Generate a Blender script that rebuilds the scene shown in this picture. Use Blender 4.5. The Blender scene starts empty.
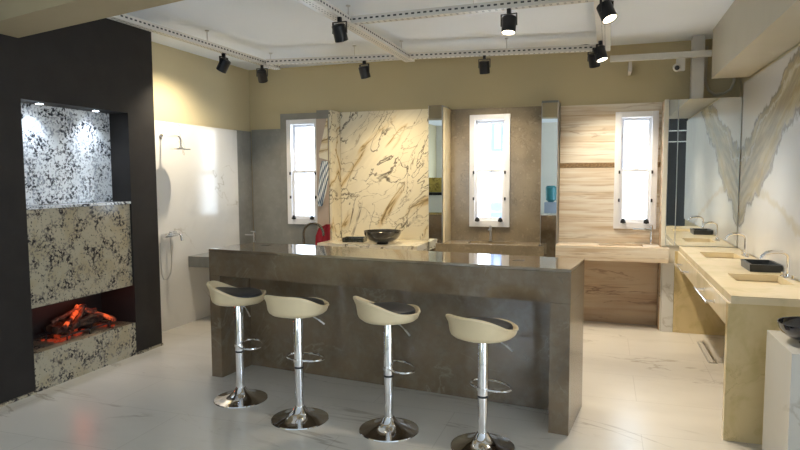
import bpy, bmesh, math, random
from mathutils import Vector, Matrix, Euler
random.seed(4)
R = math.radians
scene = bpy.context.scene
col = scene.collection

# ------------------------------------------------------------------ materials
MATS = {}
def _nt(name):
    m = bpy.data.materials.new(name); m.use_nodes = True
    nt = m.node_tree; nt.nodes.clear()
    out = nt.nodes.new('ShaderNodeOutputMaterial'); b = nt.nodes.new('ShaderNodeBsdfPrincipled')
    nt.links.new(b.outputs[0], out.inputs[0])
    return m, nt, b
def c4(c): return (c[0], c[1], c[2], 1)
def srgb(r, g, b):
    f = lambda v: ((v/255+.055)/1.055)**2.4 if v > 10.3 else v/255/12.92
    return (f(r), f(g), f(b))
def mapping(nt, loc=(0,0,0), rot=(0,0,0), scale=(1,1,1)):
    tc = nt.nodes.new('ShaderNodeTexCoord'); mp = nt.nodes.new('ShaderNodeMapping')
    if tuple(rot) != (0,0,0) and tuple(scale) != (1,1,1):   # turn first, then stretch along the turned axes
        m0 = nt.nodes.new('ShaderNodeMapping'); m0.inputs['Rotation'].default_value = [R(a) for a in rot]
        nt.links.new(tc.outputs['Object'], m0.inputs[0]); mp.inputs['Location'].default_value = loc; mp.inputs['Scale'].default_value = scale
        nt.links.new(m0.outputs[0], mp.inputs[0]); return mp.outputs[0]
    mp.inputs['Location'].default_value = loc; mp.inputs['Rotation'].default_value = [R(a) for a in rot]; mp.inputs['Scale'].default_value = scale
    nt.links.new(tc.outputs['Object'], mp.inputs[0]); return mp.outputs[0]
def noise(nt, vec, scale, detail=5, rough=.55, dist=0.):
    n = nt.nodes.new('ShaderNodeTexNoise'); n.inputs['Scale'].default_value = scale; n.inputs['Detail'].default_value = detail
    n.inputs['Roughness'].default_value = rough; n.inputs['Distortion'].default_value = dist
    if vec is not None: nt.links.new(vec, n.inputs['Vector'])
    return n.outputs['Fac']
def math_(nt, op, a, b=None, clamp=False):
    n = nt.nodes.new('ShaderNodeMath'); n.operation = op; n.use_clamp = clamp
    for i, v in enumerate((a, b)):
        if v is None: continue
        if isinstance(v, (int, float)): n.inputs[i].default_value = v
        else: nt.links.new(v, n.inputs[i])
    return n.outputs[0]
def maprange(nt, v, a, b, c=0, d=1):
    n = nt.nodes.new('ShaderNodeMapRange'); n.interpolation_type = 'SMOOTHSTEP'
    nt.links.new(v, n.inputs[0])
    for i, x in enumerate((a, b, c, d)): n.inputs[i+1].default_value = x
    return n.outputs[0]
def mix(nt, fac, a, b):
    n = nt.nodes.new('ShaderNodeMix'); n.data_type = 'RGBA'
    if isinstance(fac, (int, float)): n.inputs[0].default_value = fac
    else: nt.links.new(fac, n.inputs[0])
    for i, v in ((6, a), (7, b)):
        if isinstance(v, tuple): n.inputs[i].default_value = c4(v)
        else: nt.links.new(v, n.inputs[i])
    return n.outputs[2]
def plain(name, colr, rough=.5, metal=0., var=0., vscale=3., emit=None, estr=0., bump=0., spec=None, coat=0.):
    m, nt, b = _nt(name)
    v = noise(nt, mapping(nt), vscale, 4)
    dark = tuple(x*(1-var) for x in colr)
    nt.links.new(mix(nt, maprange(nt, v, .3, .7), dark, tuple(colr)), b.inputs['Base Color'])
    b.inputs['Roughness'].default_value = rough; b.inputs['Metallic'].default_value = metal
    if spec is not None: b.inputs['Specular IOR Level'].default_value = spec
    if coat: b.inputs['Coat Weight'].default_value = coat; b.inputs['Coat Roughness'].default_value = .05
    if emit: b.inputs['Emission Color'].default_value = c4(emit); b.inputs['Emission Strength'].default_value = estr
    if bump:
        bn = nt.nodes.new('ShaderNodeBump'); bn.inputs['Strength'].default_value = bump; bn.inputs['Distance'].default_value = .004
        nt.links.new(noise(nt, mapping(nt), 60, 3), bn.inputs['Height']); nt.links.new(bn.outputs[0], b.inputs['Normal'])
    MATS[name] = m; return m
def vein_fac(nt, L):
    vec = mapping(nt, L.get('loc', (0,0,0)), L.get('rot', (0,0,0)), L.get('st', (1,1,1)))
    n = noise(nt, vec, L['scale'], L.get('detail', 5), L.get('rough', .55), L.get('dist', 0.))
    if L['t'] == 'vein':
        d = math_(nt, 'ABSOLUTE', math_(nt, 'SUBTRACT', n, L.get('c', .5)))
        f = maprange(nt, d, 0, L['w'], 1, 0)
    else:
        f = maprange(nt, n, L['a'], L['b'])
    if 'mask' in L:
        vec2 = mapping(nt, (7.3, 1.1, 4.2), L.get('rot', (0,0,0)), L.get('st', (1,1,1)))
        f = math_(nt, 'MULTIPLY', f, maprange(nt, noise(nt, vec2, L['mask'][0], 3), L['mask'][1], L['mask'][2]))
    return math_(nt, 'MULTIPLY', f, L.get('amt', 1.))
def stone(name, base, layers, rough=.15, spec=.5, extra=None):
    m, nt, b = _nt(name); c = tuple(base)
    for L in layers: c = mix(nt, vein_fac(nt, L), c, tuple(L['col']))
    if extra: c = extra(nt, c)
    if isinstance(c, tuple): b.inputs['Base Color'].default_value = c4(c)
    else: nt.links.new(c, b.inputs['Base Color'])
    b.inputs['Roughness'].default_value = rough; b.inputs['Specular IOR Level'].default_value = spec
    MATS[name] = m; return m

plain('wall_paint', srgb(200,188,154), .8, var=.05, vscale=1.2, bump=.1)
plain('back_wall_paint', srgb(194,181,146), .8, var=.05, vscale=1.2, bump=.1)
plain('ceiling_paint', srgb(236,242,250), .8, var=.03, vscale=.8)
plain('white_plaster', srgb(222,219,208), .8, var=.03)
plain('beam_paint', srgb(176,160,128), .8, var=.04)
plain('soffit_paint', srgb(200,195,180), .7, var=.04)
plain('black_stone', srgb(42,38,36), .6, spec=.3, var=.25, vscale=5)
plain('chrome', (.85,.85,.87), .08, 1.)
plain('brushed_steel', (.6,.6,.62), .3, 1.)
plain('black_metal', (.015,.015,.017), .35, .2)
plain('white_pvc', srgb(236,236,240), .35)
plain('black_plastic', (.02,.02,.022), .4)
plain('white_metal', srgb(216,213,206), .4, var=.06, vscale=8)
plain('cream_leather', srgb(226,206,168), .42, var=.05, vscale=6)
plain('black_leather', (.02,.02,.023), .45)
plain('hole_dark', (.05,.05,.05), .8)
plain('lamp_lens', (1,.95,.85), .3, emit=(1,.86,.6), estr=14)
plain('lamp_lens_off', (.5,.48,.45), .2)
plain('led_lens', (1,1,1), .3, emit=(.8,.9,1), estr=25)
plain('black_ceramic', (.012,.013,.022), .08, coat=1.)
plain('dark_slate', (.03,.035,.04), .35, var=.5, vscale=14)
plain('dark_green_stone', (.02,.025,.02), .25, var=.5, vscale=20)
plain('red_cloth', srgb(150,25,45), .8, var=.2)
plain('gunmetal', (.18,.16,.13), .22, .9)
plain('ember', (.25,.03,.01), .6, emit=(1,.10,.03), estr=.12)
plain('grey_plastic', srgb(150,160,175), .5)
plain('teal_plastic', srgb(40,120,130), .3)
plain('pale_facade', srgb(96,108,135), .8)
plain('gunmetal_glaze', (.07,.065,.055), .22, .5, coat=.6)
plain('mauve_panel', srgb(176,160,148), .5)
plain('grout', srgb(150,135,95), .8)

# glass for window panes: mostly clear
m, nt, b = _nt('pane_glass'); out = [n for n in nt.nodes if n.type == 'OUTPUT_MATERIAL'][0]
tr = nt.nodes.new('ShaderNodeBsdfTransparent'); gl = nt.nodes.new('ShaderNodeBsdfGlossy'); gl.inputs['Roughness'].default_value = .02
mx = nt.nodes.new('ShaderNodeMixShader'); mx.inputs[0].default_value = .06
nt.links.new(tr.outputs[0], mx.inputs[1]); nt.links.new(gl.outputs[0], mx.inputs[2]); nt.links.new(mx.outputs[0], out.inputs[0]); MATS['pane_glass'] = m
# mirror
m, nt, b = _nt('mirror_glass'); b.inputs['Base Color'].default_value = (.86,.88,.87,1); b.inputs['Metallic'].default_value = 1; b.inputs['Roughness'].default_value = .01; MATS['mirror_glass'] = m

stone('granite', srgb(170,161,140), [
    dict(t='blotch', scale=4, a=.48, b=.62, col=srgb(160,146,116), amt=.6),
    dict(t='blotch', scale=44, detail=3, a=.50, b=.56, col=srgb(112,106,100), amt=.75, mask=(7,.42,.52)),
    dict(t='blotch', scale=38, detail=4, rough=.6, dist=.3, a=.505, b=.545, col=srgb(40,38,42), amt=.92, mask=(7,.50,.57), loc=(3,2,1)),
    dict(t='blotch', scale=46, detail=3, a=.62, b=.65, col=srgb(30,28,32), amt=.8, loc=(9,2,1))], .12)
stone('granite_white', srgb(224,226,228), [
    dict(t='blotch', scale=44, detail=3, a=.50, b=.57, col=srgb(128,134,146), amt=.7, mask=(7,.42,.52)),
    dict(t='blotch', scale=38, detail=4, rough=.6, dist=.3, a=.50, b=.54, col=srgb(36,38,46), amt=.95, mask=(6.5,.48,.55), loc=(3,2,1)),
    dict(t='blotch', scale=46, detail=3, a=.60, b=.63, col=srgb(30,32,40), amt=.8, loc=(9,2,1))], .12)
stone('bar_stone', srgb(120,101,78), [
    dict(t='blotch', scale=2.2, detail=8, a=.35, b=.68, col=srgb(95,79,60), amt=.8),
    dict(t='blotch', scale=9, detail=8, rough=.7, a=.42, b=.66, col=srgb(136,126,108), amt=.35),
    dict(t='vein', scale=1.4, detail=8, dist=1.2, w=.012, col=srgb(160,150,130), amt=.35, mask=(2,.5,.65), rot=(0,30,20)),
    dict(t='vein', scale=2.6, detail=7, dist=1.5, w=.010, col=srgb(92,84,72), amt=.5, mask=(3,.45,.6), rot=(0,-30,0))], .13, spec=.9)
stone('grey_stone', srgb(138,138,134), [
    dict(t='blotch', scale=3, detail=8, a=.35, b=.65, col=srgb(120,120,118), amt=.7),
    dict(t='blotch', scale=14, detail=6, a=.5, b=.7, col=srgb(150,150,145), amt=.4)], .3)
stone('brown_stone', srgb(152,138,114), [
    dict(t='blotch', scale=4, detail=10, rough=.7, a=.35, b=.65, col=srgb(124,110,90), amt=.8),
    dict(t='blotch', scale=16, detail=6, rough=.7, a=.52, b=.66, col=srgb(176,162,138), amt=.6),
    dict(t='vein', scale=3, detail=8, dist=1.5, w=.012, col=srgb(98,84,66), amt=.5, mask=(3,.45,.6))], .2)
ROT = (0, 44, 0)
stone('calacatta_gold', srgb(234,227,208), [
    dict(t='blotch', scale=1.3, detail=6, dist=.6, a=.5, b=.66, col=srgb(208,200,180), amt=.7, rot=ROT, st=(.4,1,1.6)),
    dict(t='vein', scale=1.1, detail=6, rough=.5, dist=.8, w=.035, col=srgb(196,166,104), amt=.7, mask=(1.4,.42,.54), rot=ROT, st=(.6,1,1.6)),
    dict(t='vein', scale=1.1, detail=6, rough=.5, dist=.8, w=.009, col=srgb(112,92,62), amt=.8, mask=(1.4,.42,.54), rot=ROT, st=(.6,1,1.6)),
    dict(t='vein', scale=1.7, detail=5, rough=.5, dist=1.0, w=.009, col=srgb(120,106,84), amt=.75, rot=ROT, st=(.7,1,1.4), loc=(2.1,0,3.3), mask=(2.0,.34,.46)),
    dict(t='vein', scale=1.4, detail=7, rough=.55, dist=1.2, w=.014, col=srgb(70,64,56), amt=.9, rot=(0,58,0), st=(.6,1,1.3), loc=(5.2,0,1.3), mask=(1.8,.44,.52)),
    dict(t='vein', scale=2.6, detail=5, rough=.5, dist=.8, w=.008, col=srgb(140,128,108), amt=.6, rot=(0,20,0), st=(.7,1,1.2), loc=(1.2,0,7.3), mask=(1.8,.40,.52))], .14)
stone('calacatta_soft', srgb(226,224,220), [
    dict(t='blotch', scale=.9, detail=5, dist=.6, a=.48, b=.66, col=srgb(204,202,198), amt=.6, rot=(35,0,0)),
    dict(t='vein', scale=.8, detail=7, rough=.5, dist=1.0, w=.010, col=srgb(176,168,152), amt=.7, rot=(38,0,0), st=(1,.6,1.7), mask=(1.2,.45,.6))], .13)
stone('travertine', srgb(232,224,210), [
    dict(t='blotch', scale=2.6, detail=6, dist=.25, a=.40, b=.60, col=srgb(212,192,164), amt=.8, st=(.22,1,4.5)),
    dict(t='blotch', scale=7, detail=7, rough=.6, dist=.2, a=.50, b=.62, col=srgb(194,168,138), amt=.7, st=(.14,1,3.4)),
    dict(t='vein', scale=2.0, detail=7, rough=.55, dist=.5, w=.02, col=srgb(160,132,104), amt=.5, st=(.22,1,3.6), mask=(2.5,.44,.56))], .22)
stone('travertine_dark', srgb(196,172,142), [
    dict(t='blotch', scale=2.2, detail=6, dist=.3, a=.42, b=.62, col=srgb(166,134,102), amt=.7, st=(.35,1,4)),
    dict(t='blotch', scale=9, detail=6, dist=.2, a=.5, b=.66, col=srgb(205,176,142), amt=.5, st=(.1,1,2.4)),
    dict(t='vein', scale=2.0, detail=6, dist=.7, w=.016, col=srgb(112,84,62), amt=.8, st=(.3,1,2.6), mask=(2.5,.46,.6))], .25)
stone('cream_marble', srgb(218,197,150), [
    dict(t='blotch', scale=5, detail=8, dist=.5, a=.45, b=.66, col=srgb(192,172,118), amt=.6),
    dict(t='vein', scale=4, detail=8, dist=1.2, w=.016, col=srgb(166,144,96), amt=.4, mask=(3,.45,.6))], .16)
stone('cream_marble_top', srgb(228,212,178), [
    dict(t='blotch', scale=5, detail=8, dist=.5, a=.45, b=.66, col=srgb(206,194,156), amt=.5)], .25)
stone('mosaic', srgb(150,122,86), [dict(t='blotch', scale=60, detail=2, a=.4, b=.6, col=srgb(112,88,58), amt=.9)], .3)
stone('yellow_slab', srgb(196,170,80), [dict(t='vein', scale=4, detail=6, dist=1.5, w=.03, col=srgb(90,70,30), amt=.8)], .2)
stone('log_bark', srgb(90,60,45), [dict(t='blotch', scale=18, detail=6, a=.4, b=.6, col=srgb(40,26,20), st=(1,1,.4))], .8)
m = stone('log_glow', srgb(120,60,40), [dict(t='blotch', scale=18, detail=6, a=.4, b=.6, col=srgb(60,26,20))], .8)
nt = m.node_tree; b = [n for n in nt.nodes if n.type == 'BSDF_PRINCIPLED'][0]
b.inputs['Emission Color'].default_value = (1,.13,.03,1)
nt.links.new(math_(nt, 'MULTIPLY', maprange(nt, noise(nt, mapping(nt), 14, 4), .45, .62), .6), b.inputs['Emission Strength'])

src = MATS['bar_stone'].copy(); src.name = 'bar_top_stone'; b = [n for n in src.node_tree.nodes if n.type == 'BSDF_PRINCIPLED'][0]
b.inputs['IOR'].default_value = 2.0; b.inputs['Roughness'].default_value = .07; MATS['bar_top_stone'] = src
# floor: big polished white tiles with sparse veins
def floor_extra(nt, c):
    br = nt.nodes.new('ShaderNodeTexBrick'); br.offset = .5
    br.inputs['Scale'].default_value = 1; br.inputs['Brick Width'].default_value = 1.2; br.inputs['Row Height'].default_value = .6; br.inputs['Mortar Size'].default_value = .0025
    nt.links.new(mapping(nt, (.35,.15,0)), br.inputs['Vector'])
    return mix(nt, math_(nt, 'MULTIPLY', br.outputs['Fac'], .3), c, srgb(150,142,130))
stone('floor_marble', srgb(214,208,198), [
    dict(t='blotch', scale=.7, detail=5, a=.45, b=.65, col=srgb(198,192,182), amt=.5, st=(1,2,1)),
    dict(t='vein', scale=.9, detail=7, dist=.8, w=.013, col=srgb(160,150,136), amt=.6, rot=(0,0,12), st=(.5,1.8,1), mask=(1.5,.45,.6)),
    dict(t='vein', scale=2.2, detail=7, dist=.8, w=.008, col=srgb(180,170,155), amt=.4, rot=(0,0,8), st=(.4,1.8,1), mask=(1.5,.5,.65))], .27, extra=floor_extra)

# right wall: bookmatched slab with one broad diagonal band of gold and grey veining (coordinates y, z of the slab)
def band_extra(nt, c):
    sep = nt.nodes.new('ShaderNodeSeparateXYZ'); nt.links.new(mapping(nt), sep.inputs[0])
    w1 = math_(nt, 'MULTIPLY', math_(nt, 'SUBTRACT', noise(nt, mapping(nt), 1.6, 6, .6), .5), .55)
    w2 = math_(nt, 'MULTIPLY', math_(nt, 'SUBTRACT', noise(nt, mapping(nt, (4,4,4)), 7, 5, .6), .5), .12)
    w = math_(nt, 'ADD', w1, w2)
    Y, Z = sep.outputs[1], sep.outputs[2]
    # upper edge A through (6.62,1.95),(5.19,2.43) ; lower edge B through (6.5,1.3),(5.06,2.04)
    A = math_(nt, 'ADD', math_(nt, 'SUBTRACT', math_(nt, 'ADD', Z, math_(nt, 'MULTIPLY', Y, .336)), 4.17), w)
    Bd = math_(nt, 'ADD', math_(nt, 'SUBTRACT', math_(nt, 'ADD', Z, math_(nt, 'MULTIPLY', Y, .514)), 4.64), w)
    inside = math_(nt, 'MULTIPLY', maprange(nt, A, -.03, .03, 1, 0), maprange(nt, Bd, -.03, .05, 0, 1))
    streak = noise(nt, mapping(nt, rot=(26,0,0), scale=(1,.7,5)), 2.2, 6, .6, .4)
    inn = mix(nt, maprange(nt, streak, .38, .6), srgb(196,180,142), srgb(150,138,108))
    c = mix(nt, math_(nt, 'MULTIPLY', inside, .9), c, inn)
    for dd, wd, cc, am in ((A, .035, srgb(112,104,92), .7), (Bd, .035, srgb(110,104,95), .75), (math_(nt, 'ADD', Bd, -.13), .05, srgb(176,156,110), .55), (math_(nt, 'ADD', A, .1), .025, srgb(226,220,206), .6)):
        c = mix(nt, math_(nt, 'MULTIPLY', maprange(nt, math_(nt, 'ABSOLUTE', dd), 0, wd, 1, 0), am), c, cc)
    # secondary fainter gold branch lower down
    D = math_(nt, 'ADD', math_(nt, 'SUBTRACT', math_(nt, 'ADD', Z, math_(nt, 'MULTIPLY', Y, -.25)), .02), w)
    c = mix(nt, math_(nt, 'MULTIPLY', maprange(nt, math_(nt, 'ABSOLUTE', D), 0, .07, 1, 0), .45), c, srgb(182,164,122))
    return c
stone('calacatta_band', srgb(214,214,214), [
    dict(t='blotch', scale=.9, detail=5, dist=.6, a=.48, b=.66, col=srgb(196,197,198), amt=.6)], .22, spec=.3, extra=band_extra)
# striped towel
m, nt, b = _nt('striped_cloth'); wv = nt.nodes.new('ShaderNodeTexWave'); wv.inputs['Scale'].default_value = 14; wv.bands_direction = 'X'
nt.links.new(mapping(nt, rot=(0,-14,0)), wv.inputs['Vector']); nt.links.new(mix(nt, maprange(nt, wv.outputs['Fac'], .5, .7), srgb(232,236,240), srgb(70,95,125)), b.inputs['Base Color'])
b.inputs['Roughness'].default_value = .85; MATS['striped_cloth'] = m

# ------------------------------------------------------------------ mesh helpers
class MB:
    def __init__(s): s.bm = bmesh.new()
    def _xf(s, vs, M):
        if M is not None: bmesh.ops.transform(s.bm, matrix=M, verts=vs)
    def box(s, x0, x1, y0, y1, z0, z1, bev=0., M=None, seg=2):
        r = bmesh.ops.create_cube(s.bm, size=1); vs = r['verts']
        for v in vs: v.co = Vector(((x0+x1)/2+v.co.x*(x1-x0), (y0+y1)/2+v.co.y*(y1-y0), (z0+z1)/2+v.co.z*(z1-z0)))
        if bev:
            es = list({e for v in vs for e in v.link_edges})
            rr = bmesh.ops.bevel(s.bm, geom=es, offset=bev, segments=seg, profile=.7, affect='EDGES')
            vs = list({v for f in rr['faces'] for v in f.verts} | {v for v in vs if v.is_valid})
        s._xf(vs, M); return s
    def prism(s, pts, z0, z1):
        a = [s.bm.verts.new((x, y, z0)) for x, y in pts]; b = [s.bm.verts.new((x, y, z1)) for x, y in pts]; n = len(pts)
        s.bm.faces.new(a[::-1]); s.bm.faces.new(b)
        for i in range(n): s.bm.faces.new((a[i], a[(i+1) % n], b[(i+1) % n], b[i]))
        return s
    def lathe(s, prof, c=(0,0,0), n=40, M=None, a0=0, a1=360):
        rows = []; full = abs(a1-a0) >= 360; k = n if full else n+1
        for r, z in prof:
            if r < 1e-6: rows.append([s.bm.verts.new((c[0], c[1], c[2]+z))])
            else: rows.append([s.bm.verts.new((c[0]+r*math.cos(R(a0)+R(a1-a0)*i/n), c[1]+r*math.sin(R(a0)+R(a1-a0)*i/n), c[2]+z)) for i in range(k)])
        for p, q in zip(rows, rows[1:]):
            for i in range(k if full else k-1):
                j = (i+1) % k
                if len(p) == 1 and len(q) == 1: continue
                if len(p) == 1: s.bm.faces.new((p[0], q[j], q[i]))
                elif len(q) == 1: s.bm.faces.new((p[i], p[j], q[0]))
                else: s.bm.faces.new((p[i], p[j], q[j], q[i]))
        s._xf([v for r in rows for v in r], M); return s
    def tube(s, pts, rad, n=12, caps=True, closed=False):
        pts = [Vector(p) for p in pts]; rows = []; N = len(pts); prev = None
        for i, p in enumerate(pts):
            if closed: t = (pts[(i+1) % N]-pts[i-1]).normalized()
            else: t = (pts[min(i+1, N-1)]-pts[max(i-1, 0)]).normalized()
            if prev is None:
                u = t.orthogonal().normalized()
            else:
                u = (prev-t*prev.dot(t)).normalized()
            prev = u; w = t.cross(u); rr = rad[i] if isinstance(rad, (list, tuple)) else rad
            rows.append([s.bm.verts.new(p+u*rr*math.cos(2*math.pi*k/n)+w*rr*math.sin(2*math.pi*k/n)) for k in range(n)])
        seq = list(zip(rows, rows[1:]))+([(rows[-1], rows[0])] if closed else [])
        for a, b in seq:
            for k in range(n): s.bm.faces.new((a[k], a[(k+1) % n], b[(k+1) % n], b[k]))
        if caps and not closed: s.bm.faces.new(rows[0][::-1]); s.bm.faces.new(rows[-1])
        return s
    def build(s, name, mat, parent=None, o=(0,0,0), smooth=True, loc=None):
        bm = s.bm
        bmesh.ops.recalc_face_normals(bm, faces=bm.faces[:])
        bmesh.ops.translate(bm, vec=-Vector(o), verts=bm.verts[:])
        me = bpy.data.meshes.new(name); bm.to_mesh(me); bm.free()
        if smooth:
            me.polygons.foreach_set('use_smooth', [True]*len(me.polygons)); me.set_sharp_from_angle(angle=R(35))
        me.materials.append(MATS[mat])
        ob = bpy.data.objects.new(name, me); col.objects.link(ob)
        if parent is not None: ob.parent = parent
        elif loc is None: ob.location = o
        if loc is not None: ob.location = loc
        return ob
def arc(c, r, a0, a1, n, plane='xz'):
    out = []
    for i in range(n+1):
        a = R(a0+(a1-a0)*i/n); u, v = r*math.cos(a), r*math.sin(a)
        out.append((c[0]+u, c[1], c[2]+v) if plane == 'xz' else (c[0]+u, c[1]+v, c[2]) if plane == 'xy' else (c[0], c[1]+u, c[2]+v))
    return out
def tag(o, label=None, cat=None, group=None, kind=None):
    if label: o['label'] = label
    if cat: o['category'] = cat
    if group: o['group'] = group
    if kind: o['kind'] = kind
    return o
def empty(name, loc, label, cat, rz=0, group=None):
    o = bpy.data.objects.new(name, None); col.objects.link(o); o.empty_display_size = .1
    o.location = loc; o.rotation_euler = (0, 0, rz); return tag(o, label, cat, group)
def struct(name, mb, mat, **k):
    o = mb.build(name, mat, **k); o['kind'] = 'structure'; return o
def box_struct(name, mat, *b): return struct(name, MB().box(*b), mat, smooth=False)
def panel(name, mat, b, label, cat='wall panel', bev=.0015, group=None):
    o = MB().box(*b, bev=bev, seg=1).build(name, mat, o=(b[0], b[2], 0), smooth=False); return tag(o, label, cat, group)
def copy_tree(o, parent=None):
    c = o.copy(); col.objects.link(c)
    if parent is not None: c.parent = parent
    for ch in [x for x in bpy.data.objects if x.parent == o]: copy_tree(ch, c)
    return c

# ------------------------------------------------------------------ room shell
XL, XR, YB, CZ = -4.47, 1.3, 7.2, 3.03
struct('floor', MB().box(-4.7, 4.2, -3.2, 7.4, -.1, 0), 'floor_marble', smooth=False)
box_struct('ceiling', 'ceiling_paint', -4.7, 4.2, -3.2, 7.4, CZ, CZ+.1)
box_struct('wall_left', 'wall_paint', XL-.2, XL, -3.0, 7.2, 0, CZ)
W = [(-3.90, -3.44, 1.02, 2.36), (-1.505, -1.035, 1.035, 2.335), (.10, .535, 1.045, 2.31)]
def wall_with_holes(x0, x1, y0, y1, z0, z1, holes):
    mb = MB(); xs = x0
    for a, b, c, d in sorted(holes):
        if a > xs: mb.box(xs, a, y0, y1, z0, z1)
        if c > z0: mb.box(a, b, y0, y1, z0, c)
        if d < z1: mb.box(a, b, y0, y1, d, z1)
        xs = b
    if xs < x1: mb.box(xs, x1, y0, y1, z0, z1)
    return mb
struct('wall_back', wall_with_holes(-4.67, XR, YB, YB+.16, 0, CZ, W), 'back_wall_paint', smooth=False)
box_struct('wall_right', 'wall_paint', XR, XR+.14, 2.4, 7.36, 0, CZ)
box_struct('wall_side', 'white_plaster', XR+.14, 4.0, 2.4, 2.54, 0, CZ)
SW = (-2.5, 2.1, 0., 2.5)                                           # wide shopfront on the far right side
mb = MB(); mb.box(4.0, 4.15, -3.0, SW[0], 0, CZ); mb.box(4.0, 4.15, SW[1], 2.54, 0, CZ); mb.box(4.0, 4.15, SW[0], SW[1], SW[3], CZ)
struct('wall_far', mb, 'white_plaster', smooth=False)
FW = [(-3.9, -2.7, .8, 2.4)]
struct('wall_front', wall_with_holes(-4.67, 4.15, -3.16, -3.0, 0, CZ, FW), 'white_plaster', smooth=False)
# sloping beam over the near left, crossing the room
fy = lambda x: 3.465-.2311*(x+4.06)
struct('ceiling_beam', MB().prism([(XL, fy(XL)), (XL, fy(XL)-.33), (XR+2.5, fy(XR+2.5)-.33), (XR+2.5, fy(XR+2.5))], 2.64, CZ), 'beam_paint', smooth=False)
box_struct('wall_soffit', 'soffit_paint', .97, XR, 2.54, 6.75, 2.56, CZ)
# piers between the alcoves, the partition behind the mirrors
for x0, x1 in ((-3.35, -3.19), (-1.93, -1.765), (-.66, -.485)):
    box_struct('wall_pier', 'grey_stone', x0, x1, 6.89, YB, 0, 2.435)
box_struct('wall_partition', 'white_plaster', .575, XR, 6.89, YB, 0, 2.39)
box_struct('trim_1', 'white_metal', .82, .935, 6.98, 7.1, 2.39, CZ)

# ------------------------------------------------------------------ windows in the back wall
def window(n, x0, x1, z0, z1):
    root = bpy.data.objects.new('window_%d' % n, None); col.objects.link(root); root.location = ((x0+x1)/2, 7.15, z0); root['kind'] = 'structure'
    o = root.location; f = .062; y0, y1 = 7.135, 7.30
    mb = MB(); mb.box(x0, x0+f, y0, y1, z0, z1, .004); mb.box(x1-f, x1, y0, y1, z0, z1, .004); mb.box(x0+f, x1-f, y0, y1, z0, z0+.075, .004); mb.box(x0+f, x1-f, y0, y1, z1-f, z1, .004)
    mb.build('window_frame', 'white_pvc', root, o)
    zm = z0+(z1-z0)*.495; a, b = x0+f, x1-f; s = .032
    def sash(nm, za, zb, ya, yb):
        mb = MB(); mb.box(a, a+s, ya, yb, za, zb, .003); mb.box(b-s, b, ya, yb, za, zb, .003); mb.box(a+s, b-s, ya, yb, za, za+s, .003); mb.box(a+s, b-s, ya, yb, zb-s, zb, .003)
        so = mb.build(nm, 'white_pvc', root, o)
        MB().box(a+s, b-s, (ya+yb)/2-.003, (ya+yb)/2+.003, za+s, zb-s).build('pane', 'pane_glass', so, o, smooth=False)
        return so
    sash('upper_sash', zm-.005, z1-f, 7.215, 7.25)
    lo = sash('lower_sash', z0+.075, zm+.025, 7.17, 7.205)
    c = (x0+x1)/2
    MB().box(c-.03, c+.03, 7.150, 7.17, zm+.005, zm+.03, .004).build('catch', 'white_pvc', lo, o)
    for sx in (x0+.052, x1-.052):
        for dz in (-.01, -.315):
            MB().box(sx-.009, sx+.009, 7.117, 7.135, zm+dz-.018, zm+dz+.018, .003).build('latch', 'black_plastic', root, o)
    for sx in (x0+.10, x1-.10):
        mb = MB(); M = Matrix.Translation((sx, 7.135, z0+.085)) @ Matrix.Rotation(R(90), 4, 'X')
        mb.lathe([(0,0),(.012,0),(.012,.014),(.022,.016),(.026,.022),(.021,.030),(0,.033)], n=20, M=M)
        for k in range(3):
            a_ = R(90+120*k); mb.box(sx+.019*math.cos(a_)-.011, sx+.019*math.cos(a_)+.011, 7.102, 7.12, z0+.085+.019*math.sin(a_)-.011, z0+.085+.019*math.sin(a_)+.011, .004)
        mb.build('knob', 'black_plastic', root, o)
for i, w in enumerate(W): window(i+1, *w)
def shopfront(n, a0, a1, z0, z1, k, side=False):
    root = bpy.data.objects.new('window_%d' % n, None); col.objects.link(root); root['kind'] = 'structure'
    def bx(mb, a, b, c, d, e, f): return mb.box(c, d, a, b, e, f) if side else mb.box(a, b, c, d, e, f)
    p, q = (4.04, 4.11) if side else (-3.12, -3.05)
    root.location = o = Vector(((p+q)/2, (a0+a1)/2, z0) if side else ((a0+a1)/2, (p+q)/2, z0))
    mb = MB()
    for i in range(k+1):
        x = min(max(a0+(a1-a0)*i/k, a0+.03), a1-.03); bx(mb, x-.03, x+.03, p, q, z0, z1)
    bx(mb, a0, a1, p, q, z0, z0+.08); bx(mb, a0, a1, p, q, z1-.06, z1)
    mb.build('window_frame', 'white_metal', root, o, smooth=False)
    for i in range(k):
        a = a0+(a1-a0)*i/k+.03; b = a0+(a1-a0)*(i+1)/k-.03
        bx(MB(), a, b, (p+q)/2-.003, (p+q)/2+.003, z0+.08, z1-.06).build('pane', 'pane_glass', root, o, smooth=False)
shopfront(4, *FW[0], 1); shopfront(5, *SW, 4, True)

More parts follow.
